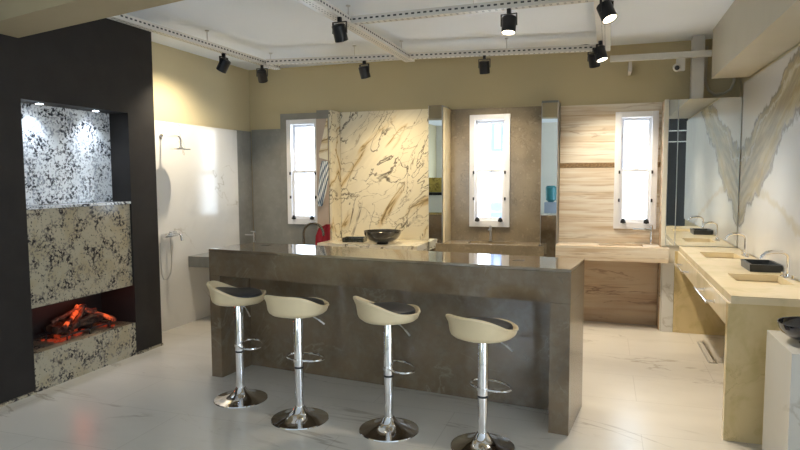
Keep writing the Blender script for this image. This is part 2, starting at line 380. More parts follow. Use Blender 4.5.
# ------------------------------------------------------------------ stone cladding of the back wall
def clad(name, mat, x0, x1, z0, z1, y0, y1, holes, label):
    o = wall_with_holes(x0, x1, y0, y1, z0, z1, holes).build(name, mat, o=(x0, y0, 0), smooth=False); return tag(o, label, 'wall panel')
clad('grey_stone_slab', 'grey_stone', -4.43, -4.0, 0, 2.25, 7.165, 7.195, [], 'grey stone slab on the back wall, in the corner left of the leftmost window')
clad('grey_stone_slab', 'grey_stone', -4.0, -3.355, 0, 2.44, 7.165, 7.195, [W[0]], 'taller grey stone slab framing the leftmost window')
panel('grey_stone_slab', 'grey_stone', (-4.465, -4.435, 6.785, 7.16, 0, 2.225), 'narrow grey stone strip on left wall beyond the shower slab')
panel('marble_slab', 'calacatta_gold', (-3.155, -1.935, 7.165, 7.195, 0, 2.43), 'white marble slab with bold gold and grey veins behind the black bowl', 'marble slab')
panel('marble_slab', 'calacatta_gold', (-3.186, -3.158, 6.885, 7.195, 0, 2.435), 'narrow gold veined marble return on the left of the veined slab alcove', 'marble slab')
clad('brown_stone_slab', 'brown_stone', -1.735, -.665, 0, 2.41, 7.165, 7.195, [W[1]], 'mottled brown stone slab around the middle window')
panel('brown_stone_return', 'cream_marble_top', (-1.762, -1.738, 6.885, 7.195, 0, 2.41), 'pale stone return left of the brown stone slab, beside the mirror strip')
clad('travertine_slab', 'travertine', -.48, .565, .0, 1.712, 7.165, 7.195, [(W[2][0], W[2][1], W[2][2], 1.712)], 'pale banded travertine slab below the mosaic strip, around lower half of the right window')
clad('travertine_slab', 'travertine', -.48, .565, 1.768, 2.40, 7.165, 7.195, [(W[2][0], W[2][1], 1.768, W[2][3])], 'pale banded travertine slab above the mosaic strip, around top of the right window')
panel('mosaic_strip', 'mosaic', (-.48, .10, 7.16, 7.195, 1.714, 1.766), 'narrow brown mosaic strip across the pale travertine left of the right window')
panel('mosaic_strip', 'mosaic', (.536, .565, 7.16, 7.195, 1.714, 1.766), 'very short brown mosaic strip between the right window and the mirror partition')
# mirror strips on the piers
def mirror(x0, x1, z0, z1, label, y=6.887, cat='mirror'):
    root = empty('wall_mirror', ((x0+x1)/2, y, z0), label, cat)
    MB().box(x0+.003, x1-.003, y-.012, y-.001, z0, z1).build('glass', 'mirror_glass', root, root.location, smooth=False)
    mb = MB(); mb.box(x0, x0+.003, y-.013, y, z0, z1); mb.box(x1-.003, x1, y-.013, y, z0, z1); mb.build('edge_trim', 'brushed_steel', root, root.location, smooth=False)
mirror(-1.928, -1.767, .0, 2.43, 'tall narrow mirror strip between the gold veined marble and brown stone')
mirror(-.658, -.487, .0, 2.41, 'tall narrow mirror strip between the brown stone and the travertine')
mirror(.608, .697, .905, 2.388, 'narrow mirror panel at the left of the large mirror above cream counter')
mirror(.699, 1.268, .905, 2.388, 'large mirror panel at end of the cream counter reflecting the veined wall')
panel('partition_edge_panel', 'white_plaster', (.567, .606, 6.87, 6.888, .9, 2.392), 'white vertical edge strip between travertine alcove and the narrow mirror')
panel('partition_panel', 'calacatta_soft', (.585, .70, 6.862, 6.888, 0, .72), 'short white marble panel under the right end of travertine counter')
panel('cream_panel', 'cream_marble', (.702, 1.275, 6.862, 6.888, 0, .845), 'cream marble panel on the partition under the long right counter')
panel('travertine_return', 'travertine_dark', (.566, .574, 6.91, 7.16, 0, 2.39), 'slim travertine return on the side of the mirror partition')
# right wall slab
o = MB().box(1.272, 1.298, 2.5, 6.86, .905, 2.52).build('veined_marble_slab', 'calacatta_band', smooth=False); tag(o, 'large white marble slab on right wall with a broad gold grey diagonal band', 'marble slab')
# shower slab on left wall
o = MB().box(-4.43, -4.402, 4.92, 6.78, .0, 2.215).build('shower_wall_slab', 'calacatta_soft', smooth=False); tag(o, 'faintly veined white marble slab behind the shower on the left wall', 'marble slab')

# ------------------------------------------------------------------ towels hung beside the first alcove
def drape(name, mat, pts, y, thick, label, amp=.01, cat='towel', nf=3):
    # pts: list of (z, x0, x1)
    mb = MB(); bm = mb.bm; rows = []; N = 18
    for side in (0, 1):
        for z, a, b in pts:
            rows.append([bm.verts.new((a+(b-a)*i/N, y-thick*(1-side)-amp*math.sin(i/N*nf*2*math.pi+z*3)-amp, z)) for i in range(N+1)])
    n = len(pts)
    for s in (0, 1):
        for k in range(n-1):
            for i in range(N): bm.faces.new((rows[s*n+k][i], rows[s*n+k][i+1], rows[s*n+k+1][i+1], rows[s*n+k+1][i]))
    for k in range(n-1):
        for i in (0, N): bm.faces.new((rows[k][i], rows[k+1][i], rows[n+k+1][i], rows[n+k][i]))
    for i in range(N):
        bm.faces.new((rows[0][i], rows[0][i+1], rows[n][i+1], rows[n][i])); bm.faces.new((rows[n-1][i], rows[n-1][i+1], rows[2*n-1][i+1], rows[2*n-1][i]))
    return tag(mb.build(name, mat, o=(pts[0][1], y, pts[-1][0])), label, cat)
mb = MB(); bm = mb.bm; q = [(-3.192, 2.335), (-3.27, 2.04), (-3.305, 1.90), (-3.30, 1.86), (-3.192, 1.83)]
fr = [bm.verts.new((x, 6.850, z)) for x, z in q]; bk = [bm.verts.new((x, 6.870, z)) for x, z in q]
bm.faces.new(fr); bm.faces.new(bk[::-1])
for i in range(5): bm.faces.new((fr[i], fr[(i+1) % 5], bk[(i+1) % 5], bk[i]))
tag(mb.build('marble_offcut', 'calacatta_gold', o=(-3.2, 6.85, 1.76), smooth=False), 'slanted marble offcut on the pier above the striped towel', 'marble slab')
panel('pier_panel', 'mauve_panel', (-3.348, -3.192, 6.872, 6.888, 0, 2.33), 'pale panel on the pier right of leftmost window, towels in front')
drape('striped_towel', 'striped_cloth', [(1.82, -3.265, -3.195), (1.75, -3.29, -3.185), (1.6, -3.31, -3.19), (1.45, -3.33, -3.22), (1.34, -3.335, -3.25), (1.27, -3.325, -3.275)], 6.865, .012, 'blue and white striped towel hanging on the pier beside leftmost window')
drape('red_towel', 'red_cloth', [(1.05, -3.22, -3.17), (1.0, -3.32, -3.17), (.9, -3.36, -3.17), (.7, -3.37, -3.17)], 6.865, .012, 'red cloth hanging low on the pier behind the black gooseneck tap')

# ------------------------------------------------------------------ counters
def counter(name, mat, x0, x1, y0, y1, z0, z1, sinks, label, notch=None, cat='counter', poly=None):
    mb = MB(); bm = mb.bm; xs = sorted({x0, x1} | {v for s in sinks for v in s[:2]} | ({notch[0]} if notch else set())); ys = sorted({y0, y1} | {v for s in sinks for v in s[2:4]} | ({notch[1]} if notch else set()))
    cells = {}
    for i in range(len(xs)-1):
        for j in range(len(ys)-1):
            cx, cy = (xs[i]+xs[i+1])/2, (ys[j]+ys[j+1])/2; d = z1
            if notch and cx > notch[0] and cy > notch[1]: continue
            for s in sinks:
                if s[0] < cx < s[1] and s[2] < cy < s[3]: d = z1-s[4]
            cells[i, j] = d
    def quad(*p): bm.faces.new([bm.verts.new(q) for q in p])
    for (i, j), d in cells.items():
        a, b, c, e = xs[i], xs[i+1], ys[j], ys[j+1]
        quad((a,c,d),(b,c,d),(b,e,d),(a,e,d)); zb = min(z0, d-.012); quad((a,c,zb),(a,e,zb),(b,e,zb),(b,c,zb))
        for di, dj, p, q in ((-1,0,(a,c),(a,e)), (1,0,(b,e),(b,c)), (0,-1,(b,c),(a,c)), (0,1,(a,e),(b,e))):
            nb = cells.get((i+di, j+dj))
            if nb is None: quad((*p, zb), (*q, zb), (*q, d), (*p, d))
            elif nb < d: quad((*p, nb), (*q, nb), (*q, d), (*p, d))
            nzb = None if nb is None else min(z0, nb-.012)
            if nzb is not None and nzb > zb: quad((*p, zb), (*q, zb), (*q, nzb), (*p, nzb))
    bmesh.ops.remove_doubles(bm, verts=bm.verts[:], dist=1e-5)
    return tag(mb.build(name, mat, o=(x0, y0, 0), smooth=False), label, cat)
counter('travertine_counter', 'travertine', -.483, .632, 6.745, 7.16, .735, .885, [(-.05, .40, 6.86, 7.09, .05)], 'pale travertine washbasin counter under the right window', notch=(.56, 6.858), cat='washbasin counter')
panel('travertine_back_panel', 'travertine_dark', (-.48, .563, 7.13, 7.163, 0, .73), 'darker veined travertine panel below the travertine counter')


_b = counter('brown_stone_counter', 'brown_stone', -1.735, -.667, 6.74, 7.16, .765, .872, [(-1.47, -.96, 6.84, 7.08, .045)], 'mottled brown stone washbasin counter under the middle window', cat='washbasin counter')
MB().box(-1.80, -.60, 6.712, 6.739, .755, .872, .0015).build('apron', 'brown_stone', _b, (-1.735, 6.74, 0), smooth=False)
counter('marble_counter', 'calacatta_gold', -3.15, -1.94, 6.45, 7.16, .76, .862, [], 'gold veined marble counter holding black bowl and square dish')
mb = MB(); mb.prism([(-4.398, 5.75), (-3.9, 5.75), (-3.9, 6.45), (-3.36, 6.45), (-3.36, 7.16), (-4.398, 7.16)], .63, .75)
tag(mb.build('grey_stone_counter', 'grey_stone', o=(-4.398, 5.75, 0), smooth=False), 'grey stone corner counter on the left wall, behind bar', 'counter')
for a, b, y, lab in ((-4.398, -4.33, 6.2, 'grey stone support against the left wall under the corner counter'), (-3.46, -3.38, 6.5, 'grey stone support under the right end of the corner counter')):
    tag(MB().box(a, b, y, 7.15, 0, .628).build('stone_support', 'grey_stone', o=(a, y, 0), smooth=False), lab, 'counter support')

tag(MB().box(-3.0, -2.1, 6.8, 7.15, 0, .758).build('support_plinth', 'white_plaster', o=(-3, 6.8, 0), smooth=False), 'white base under the gold veined marble counter', 'counter base')
tag(MB().box(-1.6, -.8, 6.9, 7.15, 0, .76).build('support_plinth', 'brown_stone', o=(-1.6, 6.9, 0), smooth=False), 'brown stone base under middle window counter', 'counter base')

# right vanity
van = empty('vanity_counter', (.735, 4.1, 0), 'long cream marble vanity counter with two sunken basins along the right wall', 'vanity')
def van_part(mb, n, m, p=van, sm=False): return mb.build(n, m, p, (.735, 4.1, 0), smooth=sm)
_c = counter('worktop', 'cream_marble_top', .735, 1.27, 4.095, 6.858, .853, .90, [(.862, 1.16, 5.96, 6.40, .055), (.872, 1.20, 4.61, 5.04, .05)], 'x')
_c.parent = van; _c.location = (0, -.005, 0)
for k in ('label', 'category'): del _c[k]
van_part(MB().box(.722, 1.27, 4.105, 4.165, 0, .852, .002), 'side_panel', 'cream_marble')
van_part(MB().box(.745, .80, 4.17, 6.855, .70, .852), 'drawer_rail', 'cream_marble')
for a, b, hc in ((4.172, 5.50, 4.83), (5.506, 6.855, 6.18)):
    d = van_part(MB().box(.727, .744, a, b, .702, .846, .002), 'drawer', 'cream_marble_top')
    mb = MB(); mb.tube([(.668, hc-.285, .768), (.668, hc+.285, .768)], .010, 12)
    for y in (hc-.23, hc+.23): mb.tube([(.668, y, .768), (.727, y, .768)], .008, 10); mb.lathe([(0,0),(.013,0),(.013,.004),(0,.004)], n=16, M=Matrix.Translation((.723, y, .765)) @ Matrix.Rotation(R(90), 4, 'Y'))
    van_part(mb, 'handle', 'chrome', d, True)
    van_part(MB().box(.7345, .7355, a, b, .8485, .8505), 'edge_glint', 'white_metal')  # thin white strip added as the glint along the polished stone edge

def gooseneck(x, y, z, h, reach, ang, r=.011, mat='chrome', name='basin_tap', label='', sides=True, n=16):
    t = empty(name, (x, y, z), label, 'tap', rz=ang)
    if sides:
        pts = [(0,0,0), (0,0,h*.45), (0,0,h*.82), (-.008,0,h*.91), (-.028,0,h*.975), (-.06,0,h), (-reach*.68,0,h*.985), (-reach*.88,0,h*.93), (-reach,0,h*.82), (-reach-.006,0,h*.72)]
    else:
        rr = reach/2
        pts = [(0,0,0), (0,0,h*.3), (0,0,h-rr)]+[(-rr+rr*math.cos(R(a)), 0, h-rr+rr*math.sin(R(a))) for a in range(8, 200, 12)]
    MB().tube(pts, r, 14).build('spout', mat, t)
    MB().lathe([(0,0),(r*2.1,0),(r*2.1,.008),(r*1.5,.014),(r*1.4,.03),(0,.03)], n=24).build('base_ring', mat, t)
    if sides:
        for s in (-1, 1):
            M = Matrix.Translation((0, s*.085, 0))
            MB().lathe([(0,0),(.018,0),(.018,.005),(.010,.008),(.010,.018),(.014,.020),(.014,.032),(0,.034)], n=20, M=M).build('tap_handle', mat, t)
    return t
gooseneck(1.205, 6.16, .90, .20, .15, 0, r=.012, label='chrome gooseneck tap at the rear basin of the cream counter')
gooseneck(1.235, 4.92, .90, .185, .17, R(8), r=.0135, label='chrome gooseneck tap at the nearer basin of the cream counter')
gooseneck(-3.40, 6.6, .75, .33, .26, R(180), r=.014, mat='gunmetal', name='kitchen_tap', sides=False, label='dark metal gooseneck tap rising behind the bar, left of the gold veined marble')
# square dishes
def dish(name, mat, x0, x1, y0, y1, z, h, wall, label, rz=0):
    cx, cy = (x0+x1)/2, (y0+y1)/2; t = .012
    mb = MB(); bm = mb.bm; a, b = (x1-x0)/2, (y1-y0)/2
    def ring(sx, sy, zz): return [bm.verts.new((p*sx, q*sy, zz)) for p, q in ((-1,-1),(1,-1),(1,1),(-1,1))]
    rs = [ring(a*.97, b*.97, 0), ring(a, b, h), ring(a-wall, b-wall, h), ring(a-wall*1.3, b-wall*1.3, t)]
    for p, q in zip(rs, rs[1:]):
        for i in range(4): bm.faces.new((p[i], p[(i+1)%4], q[(i+1)%4], q[i]))
    bm.faces.new(rs[0][::-1]); bm.faces.new(rs[-1])
    o = mb.build(name, mat, smooth=False, loc=(cx, cy, z)); o.rotation_euler = (0, 0, rz); return tag(o, label, 'dish')
dish('square_dish', 'dark_slate', 1.045, 1.262, 5.17, 5.50, .90, .055, .02, 'black square stone dish on the cream counter between the two taps')
dish('square_dish', 'dark_green_stone', -2.92, -2.66, 6.62, 6.82, .862, .05, .015, 'dark square dish on the gold veined marble counter left of the bowl', R(8))
# bowls
def bowl(x, y, z, Rr, h, label, mat='black_ceramic', foot=.45, s=1):
    t = MB(); f = Rr*foot
    prof = [(0,0),(f,0),(f*1.02,.006),(f*.92,.014)]+[(f*.92+(Rr-f*.92)*math.sin(R(a)), .014+(h-.014)*(1-math.cos(R(a)))) for a in range(15, 91, 15)]
    prof += [(Rr*.985, h+.003)]+[((f*.8)+(Rr*.965-f*.8)*math.sin(R(a)), .024+(h-.024)*(1-math.cos(R(a)))) for a in range(90, 0, -15)]+[(0,.022)]
    t.lathe(prof, n=48); o = t.build('bowl', mat, loc=(x, y, z)); return tag(o, label, 'bowl')
bowl(-2.405, 6.62, .862, .215, .145, 'shallow black bowl on the gold veined marble counter behind the bar', 'gunmetal_glaze', .32)
bowl(1.055, 3.70, .737, .165, .105, 'glossy black bowl on the white marble pedestal', 'black_ceramic', .38)
# small taps on the back counters
def lever_tap(x, y, z, h, reach, ang, label, mat='chrome', r=.016):
    t = empty('basin_tap', (x, y, z), label, 'tap', rz=ang)
    MB().lathe([(0,0),(r*1.4,0),(r*1.4,.006),(r,.01),(r,h),(r*.8,h+.004),(0,h+.004)], n=24).build('tap_body', mat, t)
    MB().box(-reach, 0, -.011, .011, h*.78, h*.78+.016, .004).build('spout', mat, t)
    MB().box(-.05, .01, -.008, .008, h+.004, h+.014, .003).build('lever', mat, t)
lever_tap(.488, 7.10, .885, .20, .19, 0, 'chrome tap with long flat spout in the travertine alcove, by mirror partition', r=.014)
lever_tap(-1.245, 7.10, .872, .17, .12, R(90), 'steel tap on the brown stone counter below middle window', 'brushed_steel')
lever_tap(-4.165, 6.75, .75, .19, .13, 0, 'chrome lever tap on the grey corner counter by the shower wall')

# pedestal bottom right
tag(MB().box(.90, 1.27, 3.46, 3.96, 0, .737, .003).build('marble_pedestal', 'calacatta_soft', o=(.9, 3.46, 0), smooth=False), 'white marble pedestal in the lower right corner, holding black bowl', 'pedestal')
# floor drain
t = empty('floor_drain', (.917, 6.17, 0), 'slim rectangular drain cover in the floor under the cream counter', 'drain')
mb = MB(); mb.box(.888, .895, 5.81, 6.53, 0, .003); mb.box(.939, .946, 5.81, 6.53, 0, .003); mb.box(.895, .939, 5.81, 5.817, 0, .003); mb.box(.895, .939, 6.523, 6.53, 0, .003)
mb.build('frame', 'brushed_steel', t, t.location, smooth=False); MB().box(.896, .938, 5.818, 6.522, 0, .0015).build('cover', 'floor_marble', t, t.location, smooth=False)

# ------------------------------------------------------------------ bar
bar = empty('bar_counter', (-3.025, 4.212, 0), 'long grey brown stone bar counter in the middle of room', 'bar', rz=R(-6.63))
L, D = 2.86, .55
MB().box(0, L, 0, D, 1.03, 1.05, .0015).build('top', 'bar_top_stone', bar, smooth=False)
MB().box(0, L, 0, .03, .835, 1.029, .001).build('apron', 'bar_stone', bar, smooth=False)
MB().box(0, .105, .0, D, 0, .834, .001).build('leg', 'bar_stone', bar, smooth=False)
MB().box(L-.125, L, .0, D, 0, .834, .001).build('leg', 'bar_stone', bar, smooth=False)
MB().box(.106, L-.126, .375, .40, 0, .834, .001).build('front_panel', 'bar_stone', bar, smooth=False)
mb = MB(); mb.box(0, .03, .031, D, .835, 1.029); mb.box(L-.03, L, .031, D, .835, 1.029); mb.box(.031, L-.031, D-.03, D, .0+.835, 1.029)
mb.build('side_apron', 'bar_stone', bar, smooth=False)
MB().box(.031, L-.031, .031, D-.031, .835, .85).build('soffit_board', 'bar_stone', bar, smooth=False)
for x, y in ((.26, .41), (2.46, .30)):
    MB().box(x-.035, x+.035, y-.025, y+.025, 1.0501, 1.0525, .001).build('socket_cover', 'gunmetal', bar, smooth=False)

# ------------------------------------------------------------------ bar stools
def make_stool():
    root = empty('bar_stool', (0,0,0), '', 'bar stool', group='cream bar stools along the front of the bar')
    base = MB().lathe([(0,.0),(.19,.0),(.194,.004),(.19,.010),(.16,.016),(.12,.026),(.08,.042),(.055,.060),(.042,.080),(.034,.092),(0,.094)], n=64).build('base', 'chrome', root)
    MB().lathe([(0,.09),(.030,.09),(.030,.355),(0,.355)], n=32).build('lower_post', 'chrome', root)
    MB().lathe([(0,.352),(.031,.352),(.032,.358),(.032,.366),(0,.366)], n=32).build('collar', 'black_plastic', root)
    MB().lathe([(0,.366),(.032,.366),(.032,.69),(.028,.70),(.028,.727),(0,.727)], n=32).build('upper_post', 'chrome', root)
    # foot ring: D loop in front
    pts = [(.078+.088*math.cos(R(a)), .14*math.sin(R(a)), .405) for a in range(0, 360, 12)]
    mb = MB(); mb.tube(pts, .007, 10, closed=True); mb.lathe([(0,.395),(.037,.395),(.037,.415),(0,.415)], n=28)
    mb.build('foot_ring', 'chrome', root)
    mb = MB(); mb.tube([(.02,-.03,.705), (.045,-.08,.70), (.065,-.13,.67)], .004, 8); mb.tube([(.062,-.12,.675), (.078,-.155,.645)], .006, 8)
    mb.build('lever', 'brushed_steel', root)
    # bucket shell
    N = 72; mb = MB(); bm = mb.bm
    def ss(x): x = max(0, min(1, x)); return x*x*(3-2*x)
    def H(a):
        d = abs((a+180) % 360-180)
        return .064+.014*ss(1-d/50)+.5*.090*(ss((d-62)/85)+ss((d-90)/70))
    def out(a, k, fl=0.):
        d = abs((a+180) % 360-180); c, s_ = math.cos(R(a)), math.sin(R(a))
        r = 1/((abs(c)/1.0)**2.3+(abs(s_)/1.0)**2.3)**(1/2.3)
        rb = .185+.018*ss((d-90)/60)*fl
        return (r*rb*1.04*k*c, r*rb*1.04*k*s_)
    rows = []
    def row(f):
        rows.append([bm.verts.new(f(360*i/N)) for i in range(N)])
    z0 = .715
    for k, z in ((.30,0.),(.70,.002),(.86,.010),(.95,.024),(.99,.042)): row(lambda a, k=k, z=z: (*out(a, k), z0+z))
    row(lambda a: (*out(a, 1.0, .4), z0+.055+(H(a)-.055)*.5))
    row(lambda a: (*out(a, 1.03, 1), z0+H(a)-.008))
    row(lambda a: (*out(a, 1.02, 1), z0+H(a)+.001))
    row(lambda a: (*out(a, .97, 1), z0+H(a)+.003))
    row(lambda a: (*out(a, .925, 1), z0+H(a)-.005))
    row(lambda a: (*out(a, .88, .6), z0+.045+(H(a)-.045)*.45))
    row(lambda a: (*out(a, .82, 0), z0+.04)); row(lambda a: (*out(a, .5), z0+.035))
    for p, q in zip(rows, rows[1:]):
        for i in range(N): bm.faces.new((p[i], p[(i+1) % N], q[(i+1) % N], q[i]))
    bm.faces.new(rows[0][::-1]); bm.faces.new(rows[-1])
    mb.build('seat_shell', 'cream_leather', root)
    # black cushion following the shell, climbing the back a little
    mb = MB(); bm = mb.bm; rows = []
    for k, z, up in ((.80,.042,0),(.86,.050,.1),(.87,.066,.30),(.84,.078,.38),(.72,.088,.24),(.45,.094,.06),(.2,.096,0)):
        row(lambda a, k=k, z=z, up=up: (*out(a, k, .5 if up else 0), z0+z+up*max(0, H(a)-.076)))
    for p, q in zip(rows, rows[1:]):
        for i in range(N): bm.faces.new((p[i], p[(i+1) % N], q[(i+1) % N], q[i]))
    bm.faces.new(rows[0][::-1]); bm.faces.new(rows[-1])
    mb.build('cushion', 'black_leather', root)
    return root
stool = make_stool()
ST = [(-2.504, 3.824, 32, 'cream bar stool with black cushion, leftmost, nearest the fireplace'),
      (-1.914, 3.618, 84, 'cream bar stool second from left, turned with its back to the viewer'),
      (-1.283, 3.628, 42, 'cream bar stool third from left, in front of the middle of the bar'),
      (-.665, 3.565, 64, 'cream bar stool nearest the right end of the bar, rightmost of the four')]
for i, (x, y, a, lab) in enumerate(ST):
    s = stool if i == 0 else copy_tree(stool)
    s.location = (x, y, 0); s.rotation_euler = (0, 0, R(a)); s['label'] = lab
    if i == 3:                                                      # this one is set lower on its gas lift
        for ch in [c for c in bpy.data.objects if c.parent == s and c.name.split('.')[0] not in ('base', 'lower_post')]: ch.location.z = -.045

# ------------------------------------------------------------------ fireplace block
fp = empty('fireplace', (-4.06, 4.0, 0), 'tall black stone fireplace block with lit granite niche and glowing electric fire', 'fireplace')
FX, BX, Y0, Y1 = -4.06, XL+.002, 3.46, 4.53
def fpart(n, m, *b, bev=0., p=fp): return MB().box(*b, bev=bev).build(n, m, p, (-4.06, 4.0, 0), smooth=False)
fpart('side_pillar', 'black_stone', BX, FX, 2.3, Y0, .022, 3.0)
fpart('side_pillar', 'black_stone', BX, FX, Y1, 4.87, .022, 3.0)
fpart('top_block', 'black_stone', BX, FX, Y0, Y1, 2.205, 3.0)
for a, b in ((2.3, Y0), (Y1, 4.87)): fpart('plinth', 'granite', BX, FX+.012, a, b, 0, .021)
fpart('niche_back', 'granite_white', -4.30, -4.27, Y0, Y1, 1.415, 2.205)
fpart('niche_shelf', 'granite_white', -4.30, FX-.004, Y0, Y1, 1.392, 1.413)
fpart('middle_panel', 'granite', -4.13, -4.08, Y0, Y1, .645, 1.39)
fpart('hearth', 'granite', BX, FX-.006, Y0, Y1, 0, .30)
fpart('firebox_back', 'black_stone', BX, BX+.02, Y0, Y1, .30, .66)
for y, z in ((3.70, 2.2), (4.26, 2.2)):
    l = MB().lathe([(0,0),(.034,0),(.034,-.006),(.026,-.008),(.026,-.004),(0,-.004)], c=(-4.155, y, 2.205), n=28).build('downlight_ring', 'chrome', fp, (-4.06, 4.0, 0))
    MB().lathe([(0,0),(.024,0),(.024,-.0015),(0,-.0015)], c=(-4.155, y, 2.1995), n=24).build('lens', 'led_lens', l, (-4.06, 4.0, 0))
# electric fire
ef = empty('electric_fire', (-4.26, 4.05, .30), 'glowing red artificial logs on a black grate inside the fireplace', 'electric fire')
def ep(mb, n, m, sm=True, p=ef): return mb.build(n, m, p, (-4.26, 4.05, .30), smooth=sm)
mb = MB()
for y in (3.85, 4.08, 4.30):
    mb.tube([(-4.40, y, .40), (-4.38, y, .35), (-4.13, y, .345), (-4.12, y, .385)], .006, 8)
    for x in (-4.37, -4.15): mb.tube([(x, y, .348), (x, y, .301)], .006, 8)
mb.tube([(-4.14, 3.78, .345), (-4.14, 4.38, .345)], .007, 8); mb.tube([(-4.38, 3.78, .345), (-4.38, 4.38, .345)], .007, 8)
ep(mb, 'grate', 'black_metal')
def logp(a, b, r, m, seed):
    random.seed(seed); a, b = Vector(a), Vector(b); n = 9
    pts = [a.lerp(b, i/n)+Vector([random.uniform(-.006, .006) for _ in range(3)]) for i in range(n+1)]
    ep(MB().tube(pts, [r*random.uniform(.85, 1.12) for _ in pts], 12), 'log', m)
logp((-4.22, 3.80, .385), (-4.24, 4.30, .39), .036, 'log_bark', 1)
logp((-4.33, 3.84, .39), (-4.34, 4.26, .39), .036, 'log_bark', 2)
logp((-4.17, 3.83, .40), (-4.27, 4.12, .52), .019, 'log_glow', 3)
logp((-4.14, 3.90, .375), (-4.25, 4.14, .53), .016, 'log_bark', 4)
logp((-4.32, 3.86, .43), (-4.24, 4.13, .535), .017, 'log_bark', 5)
logp((-4.26, 4.05, .535), (-4.13, 4.36, .36), .019, 'log_glow', 6)
logp((-4.28, 4.02, .46), (-4.20, 4.22, .47), .026, 'log_bark', 7)
logp((-4.20, 3.92, .40), (-4.20, 4.20, .44), .020, 'log_bark', 8)
mb = MB()
random.seed(9)
for _ in range(26):
    x, y = random.uniform(-4.38, -4.16), random.uniform(3.78, 4.36); s = random.uniform(.008, .017)
    mb.box(x-s, x+s, y-s*1.4, y+s*1.4, .30, .30+s*1.3, M=None)
tag(ep(mb, 'embers', 'ember', False), kind='stuff')

# ------------------------------------------------------------------ shower
sh = empty('rain_shower', (-4.40, 5.37, 2.05), 'round chrome rain shower head on a bent arm from the marble shower slab', 'shower head')
def sp(mb, n, m='chrome', p=sh, o=(-4.40, 5.37, 2.05)): return mb.build(n, m, p, o)
MY = Matrix.Translation((-4.4015, 5.37, 2.05)) @ Matrix.Rotation(R(90), 4, 'Y')
sp(MB().lathe([(0,0),(.032,0),(.032,.006),(.014,.014),(0,.014)], n=28, M=MY), 'flange')
pts = [(-4.395, 5.37, 2.05), (-4.22, 5.37, 2.05)]+[(-4.19+.0+.03*math.sin(R(a))-.03+.03, 5.37, 2.02+.03*math.cos(R(a))) for a in range(0, 91, 15)]+[(-4.16, 5.37, 1.935)]
pts = [(-4.395, 5.37, 2.05), (-4.20, 5.37, 2.05), (-4.18, 5.37, 2.045), (-4.165, 5.37, 2.03), (-4.16, 5.37, 2.01), (-4.16, 5.37, 1.935)]
sp(MB().tube(pts, .010, 12), 'arm')
sp(MB().lathe([(0,-.004),(.10,-.004),(.105,0),(.10,.006),(.03,.012),(.018,.03),(0,.03)], c=(-4.16, 5.37, 1.915), n=40), 'rose')
sm = empty('shower_mixer', (-4.40, 5.40, 1.02), 'chrome shower mixer with lever spout and hanging hose under the shower head', 'shower mixer')
spm = lambda mb, n, m='chrome': sp(mb, n, m, sm, (-4.40, 5.40, 1.02))
spm(MB().tube([(-4.40, 5.33, 1.02), (-4.36, 5.33, 1.02)], .018, 16).tube([(-4.40, 5.47, 1.02), (-4.36, 5.47, 1.02)], .018, 16).tube([(-4.35, 5.30, 1.02), (-4.35, 5.50, 1.02)], .024, 18), 'body')
spm(MB().tube([(-4.35, 5.40, 1.02), (-4.24, 5.40, 1.035), (-4.215, 5.40, 1.02), (-4.205, 5.40, .965)], [.014, .014, .014, .016], 12), 'spout')
spm(MB().box(-4.345, -4.27, 5.39, 5.41, 1.055, 1.067, .004).tube([(-4.35, 5.40, 1.03), (-4.35, 5.40, 1.06)], .014, 12), 'lever')
hz = [(-4.35, 5.40, 1.0), (-4.345, 5.40, .9), (-4.34, 5.40, .75), (-4.345, 5.385, .62), (-4.36, 5.35, .555), (-4.375, 5.31, .56), (-4.38, 5.285, .62), (-4.385, 5.28, .8), (-4.385, 5.285, .95)]
spm(MB().tube(hz, .006, 8), 'hose', 'brushed_steel')

# ------------------------------------------------------------------ perforated ceiling rails
def rail(p0, p1, z, label, w=.055, h=.045, name='ceiling_rail', rods=(), holes=True):
    """perforated L-section channel between two floor-plan points"""
    p0, p1 = Vector((p0[0], p0[1], 0)), Vector((p1[0], p1[1], 0)); d = p1-p0; ln = d.length; ang = math.atan2(d.y, d.x)
    root = empty(name, (p0.x, p0.y, z), label, 'ceiling rail', rz=ang)
    mb = MB(); t = .004
    step = .05
    n = int(ln/step); bm = mb.bm
    mb.box(0, ln, -w/2, -w/2+t, 0, h); mb.box(0, ln, w/2-t, w/2, 0, h); mb.box(0, ln, -w/2+t, w/2-t, 0, t); mb.box(0, ln, -w/2+t, w/2-t, h-t, h)
    nf = len(bm.faces)
    if holes:
        for i in range(n):
            x = (i+.5)*step
            for s in (-1, 1):
                mb.box(x-.013, x+.013, s*(w/2+.0004)-.0004, s*(w/2+.0004)+.0004, h*.42, h*.66)
            for yy in (-.012, .012): mb.box(x-.009, x+.009, yy-.003, yy+.003, -.0008, 0)
    ch = mb.build('channel', 'white_metal', root, smooth=False)
    ch.data.materials.append(MATS['hole_dark']); ch.data.polygons.foreach_set('material_index', [0 if i < nf else 1 for i in range(len(ch.data.polygons))])
    for r in rods:
        MB().tube([(r, 0, h), (r, 0, CZ-z)], .004, 8).lathe([(0,0),(.02,0),(.02,-.008),(0,-.008)], c=(r, 0, CZ-z), n=16).build('hanger_rod', 'brushed_steel', root)
    return root
RZ = 2.865
rail((-3.70, 2.3), (-3.62, 6.45), RZ, 'white perforated ceiling rail nearest the left wall, above the fireplace', w=.075, h=.055, rods=(2.85, 4.0))
rail((-2.03, 2.3), (-2.03, 6.50), RZ, 'white perforated ceiling rail running to the back wall, left of the middle', w=.105, h=.055, rods=(2.5, 3.9))
rail((-.05, 2.3), (-.03, 6.62), RZ, 'white perforated ceiling rail above the right end of the bar', w=.12, h=.055, rods=(2.6, 4.2))
